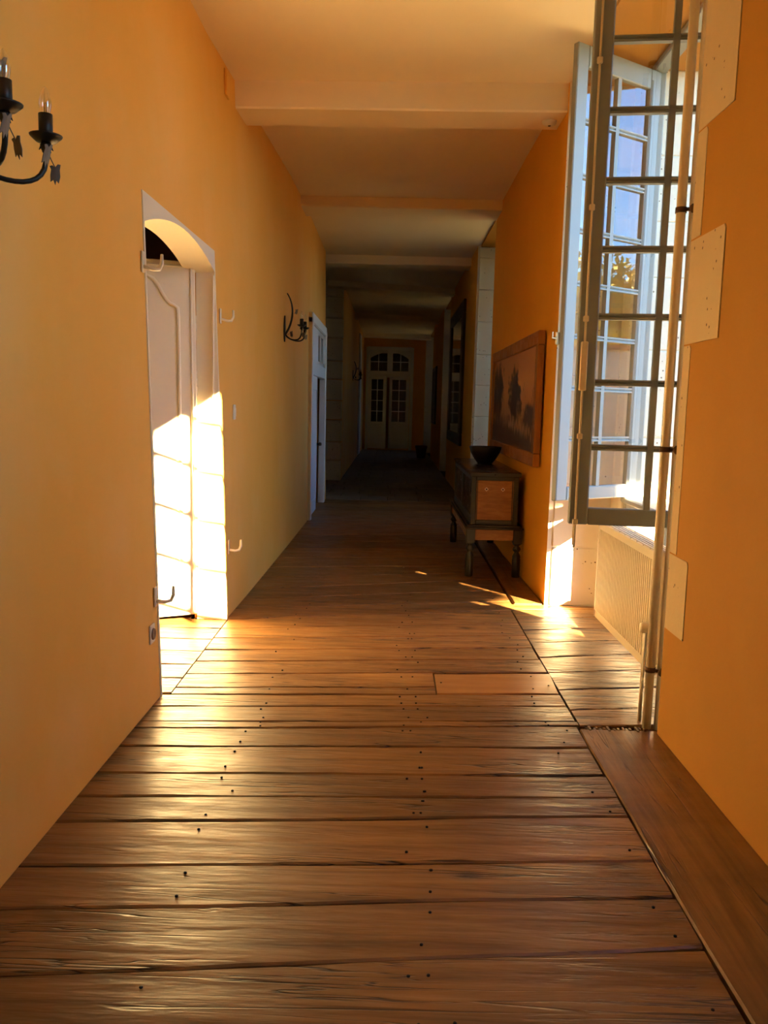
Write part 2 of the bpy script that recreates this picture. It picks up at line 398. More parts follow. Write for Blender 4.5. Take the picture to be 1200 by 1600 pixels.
# pale stones left bare in the near right wall, and the courses of the window reveals
for (y0, y1, z0, z1) in [(3.39,3.765,2.70,3.84), (3.655,3.765,2.25,2.695), (3.385,3.765,1.80,2.245), (3.68,3.765,.87,1.795), (3.53,3.765,.515,.865)]:
    b = MB(); b.prism([(y0,z0+.003), (y1,z0+.003), (y1,z1), (y0+.012,z1), (y0,z1-.015)], 1.2885, 1.300, axis='x'); b.obj('quoin_stone', quoin_m, wr[1])
def courses(parent, y, x0, x1, hs, d=.006, name='stone_block'):
    z = 0; k = 0
    while z < 3.80:
        h = min(hs[k % len(hs)], 3.82-z); k += 1
        b = MB(); b.box(x0, x1, y-d-random.uniform(0,.003), y+.03, z+.004, z+h-.004, c=.006); b.obj(name, stone, parent); z += h
courses(wr[2], 6.33, 1.262, 1.685, (.46,.40,.52,.38))
courses(wr[2], 6.03, 1.80, 2.10, (.50,.38,.44,.62))
courses(wr[3], 12.46, 1.225, 1.48, (.46,.45,.47))

# ceiling and beams
b = MB(); b.box(-4.3, 2.2, -4.3, 30.6, CZ, CZ+.3); ceiling = tag(b.obj('ceiling', cream), 'pale peach plaster ceiling between the beams', 'ceiling', kind='structure')
def beam(y0l, y0r, d, zb, i, xr=1.26, xl=-1.27):
    b = MB(); c = .012
    P = []
    prof = [(0,CZ+.01), (0,zb+c), (c,zb), (d-c,zb), (d,zb+c), (d,CZ+.01)]
    vs = []
    nx = 8
    for q in range(nx+1):
        k = q/nx; X = xl+(xr-xl)*k; yy = y0l+(y0r-y0l)*k; wob = .006*math.sin(5*k+i)
        for (dy, zz) in prof: vs.append((X, yy+dy+wob, zz+(wob*.6 if zz < CZ else 0)))
    fs = []
    for q in range(nx):
        for j in range(5): A = q*6+j; fs.append([A, A+6, A+7, A+1])
    b.add(vs, fs); return b.obj('trim_%d' % i, cream)
for i, (l, r, d, zb, lab) in enumerate([(6.46,6.38,.40,3.655,'nearest and largest plastered ceiling beam'), (9.82,9.82,.55,3.74,'second ceiling beam from the viewpoint'),
        (13.5,13.5,.45,3.72,'third ceiling beam, at the edge of the dark'), (16.2,17.0,.45,3.74,'fourth ceiling beam, running askew in the dark'),
        (21.6,22.4,.5,3.72,'fifth ceiling beam, far in the dark'), (27.4,28.0,.4,3.72,'last ceiling beam before the end door')]):
    tag(beam(l, r, d, zb, i+1), lab, 'beam', kind='structure')

# ------------------------------------------------------------------ floor
b = MB(); b.box(-4.3, 2.15, -4.3, 30.6, -.2, -.035)
floor = tag(b.obj('floor', subfloor), 'old worn oak plank floor with flagstones in the far part', 'floor', kind='structure')
nails = MB()
def plank(pts_l, pts_r, mat, name='plank', along='x', dz=0.0, tilt=0.0):
    """a board between a near edge and a far edge; both are ((x,y),(x,y)); edges wobble, top crowned a little."""
    (a0, a1), (b0, b1) = pts_l, pts_r
    n = max(4, int((Vector(a1)-Vector(a0)).length/.16)); vs = []; fs = []
    ph = random.uniform(0, 9); amp = .0035
    for i in range(n+1):
        k = i/n
        A = Vector(a0).lerp(Vector(a1), k); B = Vector(b0).lerp(Vector(b1), k); D = (B-A).normalized()
        A = A + D*(.004+amp*(math.sin(11*k+ph)+random.uniform(-.6,.6))); B = B - D*(.003+amp*(math.sin(9*k+ph*2)+random.uniform(-.6,.6)))
        zz = dz + random.uniform(-.0012,.0012)
        ins = .007
        A2 = A+D*ins; B2 = B-D*ins; Mid = (A+B)/2
        vs += [(A.x,A.y,-.034), (A.x,A.y,zz-.006), (A2.x,A2.y,zz-.0004), (Mid.x,Mid.y,zz-.0002), (B2.x,B2.y,zz-.0004), (B.x,B.y,zz-.006), (B.x,B.y,-.034)]
    for i in range(n):
        for j in range(6): q = i*7+j; fs.append([q, q+7, q+8, q+1] if along == 'x' else [q, q+1, q+8, q+7])
    e = n*7; fs.append([0,1,2,3,4,5,6]); fs.append([e+6,e+5,e+4,e+3,e+2,e+1,e])
    mb = MB(); mb.add(vs, fs, 0, False)
    for q in range(len(mb.f)):
        mb.sm[q] = False
    return mb.obj(name, mat, floor)
def nail(X, Y):
    nails.lathe([(.0052,-.002), (.005,.0028), (.003,.0042), (0,.0044)], (X, Y, 0), 7)
rows = [(-.9,-.7), (-.3,-.1), (.3,.5), (.95,1.15), (1.32,1.52), (1.66,1.88), (1.985,2.19), (2.28,2.44), (2.515,2.646), (2.80,2.956), (3.0,3.106), (3.21,3.30),
        (3.476,3.587), (3.674,3.838), (3.76,3.90), (3.96,4.11), (4.13,4.284), (4.46,4.66), (4.69,4.905), (4.92,5.15), (5.18,5.43), (5.41,5.75),
        (5.66,6.14), (5.97,6.42), (6.28,6.82), (6.63,7.25), (7.1,7.55), (7.58,7.89), (8.05,8.35), (8.57,8.9), (9.0,9.4), (9.5,9.9), (9.95,10.35),
        (10.4,10.8), (10.9,11.25), (11.4,11.7), (11.85,12.1), (12.3,12.5), (12.75,12.9), (13.2,13.3)]
XA, XB = -1.1, .9
def at(row, X): return row[0]+(row[1]-row[0])*(X-XA)/(XB-XA)
for i in range(len(rows)-1):
    r0, r1 = rows[i], rows[i+1]
    ym = (r0[0]+r0[1])/2
    xl = -1.165 if not (4.1 < at(r0,-1.1) < 5.6) else -1.10
    xr = (.925 if ym < 3.6 else .937) + random.uniform(-.006,.002)
    if ym > 5.6: xr = .97
    if ym > 9.6: xr = 1.19
    if i == 16:      # two boards stop against the newer orange patch
        mid = (4.235, 4.40)
        for q0, q1 in ((r0, mid), (mid, r1)):
            plank(((xl,at(q0,xl)), (.272,at(q0,.272))), ((xl,at(q1,xl)), (.272,at(q1,.272))), oak)
        plank(((.280,4.213+.03), (.93,4.29)), ((.280,4.575), (.945,4.635)), oak_patch, 'patch_board', dz=.001)
        b = MB(); plank(((.275,4.205), (.93,4.225)), ((.278,4.238), (.93,4.285)), oak, 'plank') if False else None
        for q in (.31, .9): nail(q, 4.42)
    else:
        plank(((xl,at(r0,xl)), (xr,at(r0,xr))), ((xl,at(r1,xl)), (xr,at(r1,xr))), oak, dz=random.uniform(-.0012,.0012))
    for X in (-.62, .12, .17, .82):
        for fr in (.22, .78):
            if random.random() < .72 and ym < 8:
                XX = X+random.uniform(-.05,.05); nail(XX, at(r0,XX)*(1-fr)+at(r1,XX)*fr)
nails_o = nails.obj('nail_head', nail_m, floor); nails_o['kind'] = 'stuff'
# lengthwise border boards along the right wall
def long_board(x0a, x0b, x1a, x1b, y0, y1, mat=oak_long, ragged=False):
    return plank(((x0a,y0), (x0b,y1)), ((x1a,y0), (x1b,y1)), mat, 'border_board', 'y', .002)
long_board(.928,.928,1.33,1.33,-.9,1.6); long_board(.928,.928,1.33,1.33,1.61,3.80)
long_board(.99,1.0,1.225,1.205,6.36,8.4); long_board(1.0,1.0,1.205,1.2,8.41,9.7)
# splintered end of the border board
sp = MB()
for q in range(16):
    X = .96+.30*q/15+random.uniform(-.008,.008); L_ = random.uniform(.02,.09)
    sp.box(X-.006, X+.006, 3.81-random.uniform(0,.03), 3.80+L_*.5, -.02, .004+random.uniform(-.004,.002), c=.002)
spo = sp.obj('splinters', oak_long, floor); spo['kind'] = 'stuff'
# boards of the window recess
nr = [(3.845,3.89), (4.06,4.15), (4.36,4.46), (4.66,4.76), (4.95,5.08), (5.27,5.38), (5.58,5.69), (5.88,5.99), (6.16,6.20), (6.345,6.345)]
for r0, r1 in zip(nr, nr[1:]):
    plank(((.945,r0[0]), (1.72,r0[1]+.03)), ((.945,r1[0]), (1.72,min(6.345,r1[1]+.03))), oak, dz=random.uniform(-.002,.001))
# boards inside the arched doorway
for r0, r1 in zip([3.4,3.8,4.12,4.36,4.6,4.86,5.12,5.38,5.62,5.9,6.3,6.8], [3.8,4.12,4.36,4.6,4.86,5.12,5.38,5.62,5.9,6.3,6.8,7.4]):
    inn = 4.1 < r0 < 5.6
    plank(((-3.9,r0), (-1.108 if inn else -1.37,r0+.03)), ((-3.9,r1), (-1.108 if inn else -1.37,r1+.03)), oak)
# flagstones of the far corridor
y = 13.32; k = 0
while y < 28.9:
    L_ = (.52,.46,.58,.5)[k % 4]; xs = [-1.6 if y < 16.5 else -1.0]; X = xs[0]+(.3 if k % 2 else .55)
    while X < 1.0: xs.append(X); X += random.uniform(.42,.6)
    xs.append(1.2)
    for x0, x1 in zip(xs, xs[1:]):
        MB().box(x0+.006, x1-.006, y+.006, y+L_-.006, -.034, random.uniform(-.004,.003), c=.006).obj('flagstone', flag, floor)
    y += L_; k += 1

# ------------------------------------------------------------------ windows
PW, PITCH, MW, ST = .283, .335, .032, .10
CW, CH = 2*PW+MW+2*ST, 2.865           # casement width, height
def casement_mesh():
    b = MB(); t_ = .045
    b.box(0, ST, -t_/2, t_/2, 0, CH, c=.006); b.box(CW-ST, CW, -t_/2, t_/2, 0, CH, c=.006)
    b.box(ST, CW-ST, -t_/2, t_/2, 0, .09, c=.006); b.box(ST, CW-ST, -t_/2, t_/2, .09+8*PITCH-MW, CH, c=.006)
    for X in (ST-.012, ST-.022): b.box(X, X+.004, t_/2, t_/2+.004, .07, CH-.07)
    return b
cas_me = casement_mesh()
pane_b = MB(); pane_b.add([(0,0,0), (PW,0,0), (PW,0,PITCH-MW), (0,0,PITCH-MW)], [(0,1,2,3)])
munt_h = MB(); munt_h.prism([(-.018,0), (.018,0), (.018,.008), (.008,MW/2), (.018,MW-.008), (.018,MW), (-.018,MW), (-.018,MW-.008), (-.008,MW/2), (-.018,.008)], ST, CW-ST, axis='x')
munt_v = MB(); munt_v.prism([(0,-.018), (MW,-.018), (MW,.018), (0,.018)], .09, .09+8*PITCH-MW)
protos = {}
def casement(parent, loc, ang, label, mirror=False):
    """local +x runs from hinge to free edge."""
    c = cas_me.obj('casement', paint, parent) if 'c' not in protos else copy_part(protos['c'], parent)
    protos.setdefault('c', c); c.location = loc; c.rotation_euler = (0,0,ang); c['label'] = label
    if 'p' not in protos:
        protos['p'] = pane_b.obj('pane', glass, c); first = protos['p']
        protos['h'] = munt_h.obj('muntin', paint, c); protos['v'] = munt_v.obj('muntin', paint, c)
    else: first = None; copy_part(protos['v'], c)
    protos['v'].location = (ST+PW, 0, 0)
    for ch in c.children:
        if ch.data == protos['v'].data: ch.location = (ST+PW, 0, 0)
    for r in range(8):
        zz = .09+r*PITCH
        for q in range(2):
            p = first if (first and r == 0 and q == 0) else copy_part(protos['p'], c)
            p.location = (ST+q*(PW+MW), 0, zz)
        if r < 7:
            h = protos['h'] if (first and r == 0) else copy_part(protos['h'], c)
            h.location = (0, 0, zz+PITCH-MW)
    return c
def window_frame(name, y0, y1, sill, label, xo=0.0):
    b = MB()
    b.box(1.70+xo, 1.80+xo, y0, y0+.07, sill, 3.82, c=.008); b.box(1.70+xo, 1.80+xo, y1-.07, y1, sill, 3.82, c=.008)
    b.box(1.70+xo, 1.80+xo, y0+.07, y1-.07, 3.775, 3.82, c=.008); b.box(1.66+xo, 1.90+xo, y0+.07, y1-.07, sill-.02, sill+.02, c=.008)
    return tag(b.obj(name, paint), label, 'window', kind='structure')
ZC = .905
low = MB(); low.box(1.70,1.79,4.2,4.29,.2,.86,c=.006); low.box(1.70,1.79,5.96,6.03,.2,.86,c=.006); low.box(1.70,1.79,4.29,5.94,.2,.25,c=.006); low.box(1.71,1.78,5.10,5.13,.25,.86,c=.006)
w1 = window_frame('window_1', 4.2, 6.03, .88, 'tall many-paned window with both casements swung into the corridor')
lowo = low.obj('added_lower_glazing', paint, w1)  # added glazing behind the radiator, lets sun reach the far jamb
for y0, y1 in ((4.29,5.10), (5.13,5.94)): MB().add([(1.745,y0,.25), (1.745,y1,.25), (1.745,y1,.86), (1.745,y0,.86)], [(0,1,2,3)]).obj('pane', glass, lowo)
near = casement(w1, (1.745, 4.30, ZC), math.atan2(.10, -.80), 'near casement, shaded beige, open square into the corridor')
bolt = MB(); bx = CW-.035
bolt.tube([(bx,.032,-.12), (bx,.032,CH-.05)], .006, 8); bolt.tube([(bx,-.032,-.12), (bx,-.032,CH-.05)], .006, 8)
for zz in (.0, .45, 1.05, 1.6, 2.3):
    for s_ in (-1, 1): bolt.box(bx-.014, bx+.014, .02*s_, .042*s_, zz, zz+.03, c=.004)
bolt.lathe([(0,0), (.014,.01), (.016,.025), (.01,.04), (0,.045)], (bx,-.035,1.28), 10)
bolt.tube([(bx,-.035,.88), (bx,-.05,.80), (bx-.01,-.06,.74), (bx-.06,-.06,.72), (bx-.075,-.06,.75)], .008, 8)
bolt.box(bx-.018, bx+.018, -.045, .045, .70, .95, c=.004)
bolt.obj('window_bolt', paint_pipe, near)
far = casement(w1, (1.745, 5.95, ZC), math.atan2(-math.sin(math.radians(34.5)), -math.cos(math.radians(34.5))), 'far casement, bluish in the sky light, ajar with trees mirrored in its panes')
hb = MB()
for zz in (.25, 1.4, 2.55): hb.tube([(-.008,0,zz), (-.008,0,zz+.11)], .011, 8)
hb.obj('hinge', paint, far)
b = MB(); b.box(CW-.05, CW+.02, -.04, -.022, 1.02, 1.1, c=.004); b.tube([(CW+.01,-.03,1.06), (CW+.05,-.03,1.06), (CW+.05,-.03,1.1)], .005, 6); b.obj('window_catch', paint_pipe, far)
for i, (y0, y1) in enumerate([(10.25,12.3), (17.75,20.2), (25.05,28.2)]):
    wn = window_frame('window_%d' % (i+2), y0, y1, .9, ('second', 'third', 'fourth')[i]+' tall window along the right wall, closed and half shuttered')
    cw = CW*2; ym = (y0+y1)/2
    if (y1-y0) > 1.9:
        b = MB(); b.box(1.71, 1.79, y0+.07, ym-.81, .9, 3.8); b.box(1.71, 1.79, ym+.81, y1-.07, .9, 3.8); b.obj('side_panel', paint, wn)
    casement(wn, (1.745, ym-.80, ZC), PI/2, 'closed casement nearer the viewpoint'); casement(wn, (1.745, ym+.80, ZC), -PI/2, 'closed casement farther from the viewpoint')
    ys_ = ym+(-.75, .62, .48)[i]; b = MB(); b.box(2.0, 2.04, y0, ys_, .9, 3.82)
    for q in range(9): b.box(1.985, 2.0, y0, ys_, .95+q*.32, 1.02+q*.32)
    b.obj('shutter', paint, wn)
# window beside the viewpoint (lights the near wall and the arched door)
w6 = window_frame('window_6', .12, 2.10, .88, 'nearer tall window in the right wall beside the viewpoint, casement open', .2)
cs6 = casement(w6, (1.945, 1.90, ZC), PI-math.radians(11), 'far casement opened square into the corridor, its bars stripe the light on the arched door')
cs6.scale = (1.22, 1, 1)
b = MB(); b.box(2.05, 2.09, 0.05, 2.10, .9, 1.98); b.obj('sun_cutoff_panel', paint, w6)  # added unseen panel, keeps the low sun off the corridor floor

# ------------------------------------------------------------------ doorway on the left with its arch and open leaf
def arch_z(k): return 2.35 + .115*(1-(2*k-1)**2)
d1 = MB(); Y0, Y1 = 4.09, 5.66; n = 20
xf = lambda y, z: wlx(y, z)+.006
vs = []; fs = []
for i in range(n+1):
    k = i/n; y = Y0+.02+(Y1-Y0-.04)*k; za = arch_z(k)
    vs += [(xf(y,2.49), y, 2.49), (xf(y,za), y, za), (xf(y,za)-.19, y, za-.01), (xf(y,2.49)-.19, y, 2.49)]
for i in range(n):
    for j in range(3): q = i*4+j; fs.append([q, q+4, q+5, q+1])
    fs.append([i*4+3, i*4, i*4+4, i*4+7][::-1])
d1.add(vs, fs)
for (ya, yb) in ((Y0, Y0+.02), (Y1-.02, Y1)):
    vs = []
    for zz in (0, 2.49):
        vs += [(xf(ya,zz), ya, zz), (xf(yb,zz), yb, zz), (wlx(yb,0)-.20, yb, zz), (wlx(ya,0)-.20, ya, zz)]
    d1.add(vs, [(0,1,5,4), (1,2,6,5), (2,3,7,6), (3,0,4,7), (4,5,6,7), (0,3,2,1)])
door1 = tag(d1.obj('door_1', paint_cream), 'arched cream-painted doorway on the left with its leaf swung inward', 'door', kind='structure')
# stop on the far reveal
b = MB(); b.box(-1.205, -1.195, 5.628, 5.642, 1.55, 2.33, c=.003); b.box(-1.212, -1.195, 5.63, 5.642, 1.5, 1.56, c=.003); b.obj('reveal_conduit', paint_cream, door1)
LW, LH, LT = .78, 2.36, .04
lf = MB(); lf.box(0, LW, -LT/2, LT/2, 0, LH, c=.005)
leaf = lf.obj('door_leaf', paint_cream, door1, (-1.297, 5.625, .045)); leaf.rotation_euler = (0, math.radians(.6), PI+math.radians(24))
def panel_curve(off):
    half = [(.115,.30), (.115,1.0), (.115,2.00), (.118,2.06), (.14,2.075), (.165,2.085), (.19,2.11), (.215,2.15), (.24,2.20), (.27,2.235), (.31,2.255), (LW/2,2.26)]
    full = half + [(LW-a_, c_) for a_, c_ in reversed(half[:-1])] + [(.115,.30)]
    return [(X, off, Z) for X, Z in full]
for s_ in (1, -1):
    b = MB(); b.tube(panel_curve(s_*(LT/2+.002)), .013, 8); b.obj('panel_moulding', paint_cream, leaf)
    b = MB(); pc = [(p[0], p[2]) for p in panel_curve(0)[:-1]]
    cx, cz = LW/2, 1.2
    b.prism([(cx+(X-cx)*.90, cz+(Z-cz)*.965) for X, Z in pc], s_*LT/2, s_*(LT/2+.010), axis='y'); b.obj('raised_panel', paint_cream, leaf)
    b = MB(); b.tube([(.03,s_*(LT/2+.001),LH-.035), (LW-.03,s_*(LT/2+.001),LH-.035)], .008, 6); b.tube([(.03,s_*(LT/2+.001),.03), (.03,s_*(LT/2+.001),LH-.035)], .008, 6); b.obj('edge_moulding', paint_cream, leaf)
for zz in (.25, 1.50, 1.86):
    b = MB(); b.tube([(-.004,-.020,zz), (-.004,-.020,zz+.055)], .008, 8); b.tube([(-.004,-.020,zz+.057), (-.004,-.020,zz+.11)], .0095, 8); b.tube([(-.004,-.020,zz+.112), (-.004,-.020,zz+.16)], .008, 8); b.obj('hinge', paint_pipe, leaf)
b = MB(); b.tube([(LW-.06,-.02,1.02), (LW-.06,-.06,1.02), (LW-.15,-.065,1.02)], .009, 8); b.box(LW-.08, LW-.04, -.026, -.018, .94, 1.1); b.obj('door_handle', brass, leaf)

def hook(y, z, s_, lab):
    h = thing('iron_hook', lab, 'hook', (wlx(y,z)+.004, y, z), group='cream bar hooks around the arched doorway')
    b = MB(); b.box(0, .008, -.02, .02, -.05, .05, c=.003); b.obj('back_plate', paint_pipe, h)
    b = MB(); b.tube([(.004,0,-.02), (.045,s_*.02,-.03), (.07,s_*.04,-.026), (.08,s_*.05,.0), (.08,s_*.052,.045)], [.009,.009,.010,.010,.007], 8); b.obj('hook_arm', paint_pipe, h)
hook(4.05, 2.15, 1, 'cream hook at the upper near corner of the arched doorway'); hook(5.76, 2.08, 1, 'cream hook on the ochre wall at the upper far side of the arched doorway')
hook(5.77, .49, 1, 'cream hook low on the ochre wall at the far side of the arched doorway'); hook(4.05, .53, 1, 'cream hook low at the near side of the arched doorway')
s_ = thing('light_switch', 'ivory light switch just beyond the arched doorway', 'switch', (wlx(6.11,1.43), 6.11, 1.43))
MB().box(0, .009, -.04, .04, -.055, .055, c=.003).obj('plate', plastic, s_); MB().box(.008, .017, -.012, .012, -.03, .03, c=.003).obj('rocker', plastic, s_)
s_ = thing('light_switch', 'small ivory light switch at the far corner past the white glazed door', 'switch', (wlx(13.06,1.42), 13.06, 1.42))
MB().box(0, .009, -.05, .05, -.06, .06, c=.003).obj('plate', plastic, s_); MB().box(.008, .017, -.012, .012, -.03, .03, c=.003).obj('rocker', plastic, s_)
s_ = thing('wall_socket', 'brown round socket low on the near left wall', 'socket', (wlx(3.98,.36), 3.98, .36))
MB().box(0, .010, -.038, .038, -.048, .048, c=.004).obj('plate', paint_pipe, s_)
MB().lathe([(.030,0), (.030,.012), (.026,.018), (.022,.014), (0,.013)], seg=18, T=Matrix.Rotation(PI/2,4,'Y')).obj('socket_face', brown_plastic, s_)
s_ = thing('wall_vent', 'narrow ochre strip vent under the first beam on the left wall', 'vent', (wlx(6.17,3.72), 6.17, 3.72))
MB().box(0, .02, -.05, .05, -.09, .09, c=.004).obj('cover', ochre, s_); 

# ------------------------------------------------------------------ second door on the left, white with glazed transom
d2 = MB(); A0, A1 = 10.7, 12.85
X2 = -1.05
d2.box(X2-.06, X2+.035, A0, A0+.11, 0, 2.6, c=.01); d2.box(X2-.06, X2+.045, A1-.11, A1, 0, 2.6, c=.01); d2.box(X2-.06, X2+.04, A0, A1, 2.52, 2.66, c=.015); d2.box(X2-.05, X2+.03, A0+.1, A1-.1, 1.88, 2.05, c=.008)
door2 = tag(d2.obj('door_2', paint_white), 'white door farther down the left wall with a two-paned transom', 'door', kind='structure')
b = MB(); b.box(X2-.03, X2+.005, A0+.11, A0+1.05, .02, 1.88, c=.005); l2 = b.obj('door_leaf', paint_white, door2)
b = MB(); b.tube([(X2+.007,A0+.25,.2), (X2+.007,A0+.25,1.7), (X2+.007,A0+.92,1.7), (X2+.007,A0+.92,.2), (X2+.007,A0+.25,.2)], .012, 6); b.obj('panel_moulding', paint_white, l2)
b = MB(); b.lathe([(.02,0), (.012,.03), (.025,.045), (.02,.07), (0,.075)], (0,0,0), 12, T=Matrix.Translation((X2+.005,A0+1.0,.95)) @ Matrix.Rotation(PI/2,4,'Y')); b.obj('door_knob', rust, l2)
b = MB(); b.box(X2-.02, X2+.01, A0+.11, A0+1.05, 2.05, 2.52); b.box(X2-.02, X2+.01, A0+1.38, A0+1.48, 2.05, 2.52); b.box(X2-.02, X2+.01, A1-.22, A1-.1, 2.05, 2.52); b.box(X2-.02, X2+.01, A0+1.0, A1-.1, 2.46, 2.53); b.box(X2-.02,X2+.01,A0+1.0,A1-.1,2.04,2.1); tr = b.obj('transom', paint_white, door2)
for y0, y1 in ((A0+1.05, A0+1.38), (A0+1.48, A1-.22)):
    MB().box(X2-.008, X2-.004, y0, y1, 2.08, 2.48).obj('pane', dark_glass, tr)

# ------------------------------------------------------------------ far double door with fanlight
d3 = MB(); E0, E1 = -.86, .66
d3.box(E0-.05, E0+.05, 28.93, 29.05, 0, 3.5, c=.01); d3.box(E1-.05, E1+.06, 28.93, 29.05, 0, 3.5, c=.01); d3.box(E0, E1, 28.93, 29.05, 3.40, 3.52, c=.01); d3.box(E0, E1, 28.94, 29.04, 2.48, 2.62, c=.01)
d3.box(-.19, .0, 28.95, 29.04, 2.6, 3.42, c=.01)
door3 = tag(d3.obj('door_3', paint_white), 'white glazed double door with arched fanlight closing the corridor', 'door', kind='structure')
def glazed(parent, x0, x1, z0, z1, nx, nz, yy, arch=0):
    MB().box(x0, x1, yy+.012, yy+.016, z0, z1).obj('pane', dark_glass, parent)
    b = MB()
    for i in range(1, nx): X = x0+(x1-x0)*i/nx; b.box(X-.009, X+.009, yy-.01, yy+.012, z0, z1)
    for j in range(1, nz): Z = z0+(z1-z0)*j/nz; b.box(x0, x1, yy-.01, yy+.012, Z-.009, Z+.009)
    b.obj('muntin', paint_white, parent)
    if arch:
        b = MB(); P = [(x0,z1+.02), (x0,z1-.2)] if arch > 0 else [(x1,z1+.02), (x1,z1-.2)]
        for i in range(9):
            k = i/8
            P.append((x0+(x1-x0)*k, z1-.2*(1-k)**2) if arch > 0 else (x1-(x1-x0)*k, z1-.2*(1-k)**2))
        b.prism(P, yy-.012, yy+.01, axis='y'); b.obj('arched_head', paint_white, parent)
fan = MB(); fan.box(E0+.05, E0+.1, 28.96, 29.02, 2.6, 3.42); fan.box(E1-.12, E1-.05, 28.96, 29.02, 2.6, 3.42); fan.box(E0+.05, E1-.05, 28.96, 29.02, 3.30, 3.42); fan.box(E0+.05, E1-.05, 28.96, 29.02, 2.6, 2.7); fano = fan.obj('fanlight', paint_white, door3)
glazed(fano, E0+.08, -.19, 2.70, 3.32, 2, 2, 28.97, 1); glazed(fano, .0, E1-.12, 2.70, 3.32, 2, 2, 28.97, -1)
def far_leaf(x0, x1, ang, loc, lab):
    W = x1-x0; b = MB(); b.box(0, .1, -.02, .02, 0, 2.46, c=.005); b.box(W-.12, W, -.02, .02, 0, 2.46, c=.005); b.box(.1, W-.12, -.02, .02, 0, .92, c=.005); b.box(.1, W-.12, -.02, .02, 2.36, 2.46, c=.005)
    l = b.obj('door_leaf', paint_white, door3, loc); l.rotation_euler = (0,0,ang); l['label'] = lab
    glazed(l, .1, W-.12, .92, 2.36, 2, 4, -.01); 
    b = MB(); b.box(.14, W-.16, -.03, -.02, .2, .8, c=.006); b.obj('panel', paint_white, l)
far_leaf(.0, .70, 0, (-.10, 28.99, .05), 'closed right leaf of the far double door')
far_leaf(.0, .66, math.radians(-22), (-.80, 28.93, .05), 'left leaf of the far double door, ajar')
b = MB(); b.box(-1.0, -.96, 24.8, 26.0, .04, 3.6, c=.008); b.box(-.96, -.95, 24.9, 25.9, .2, 1.6, c=.006); b.box(-.96, -.95, 24.9, 25.9, 1.75, 3.4, c=.006)
b2 = b.obj('trim_7', paint_white); tag(b2, 'tall white panel folded back on the far left wall', 'shutter', kind='structure')

# ------------------------------------------------------------------ sconces
def bez(P, n=12):
    P = [Vector(p) for p in P]; out = []
    for i in range(n+1):
        t_ = i/n; a_ = P
        while len(a_) > 1: a_ = [a_[j].lerp(a_[j+1], t_) for j in range(len(a_)-1)]
        out.append(a_[0])
    return out
def ivy(b, base, tip, sz, rot):
    base, tip = Vector(base), Vector(tip)
    b.tube([base, (base+tip)/2+Vector((0,.004,-.004)), tip], .0016, 5)
    out = [(0,0), (.18,.22), (.36,.20), (.30,-.15), (.33,-.55), (.22,-1.0), (.08,-.82), (0,-1.12), (-.12,-.80), (-.30,-.95), (-.30,-.5), (-.24,-.15), (-.34,.05), (-.16,.12)]
    R = Matrix.Translation(tip) @ Matrix.Rotation(rot, 4, 'Z') @ Matrix.Rotation(.25, 4, 'X')
    for d in (1,):
        vs = [(p[0]*sz, -.001+.12*sz*abs(p[0]), p[1]*sz) for p in out] + [(p[0]*sz, .001+.12*sz*abs(p[0]), p[1]*sz) for p in out]; n_ = len(out)
        fs = [list(range(n_)), list(range(2*n_-1, n_-1, -1))] + [[i, (i+1) % n_, n_+(i+1) % n_, n_+i] for i in range(n_)]
        b.add(vs, fs, 0, False, R)
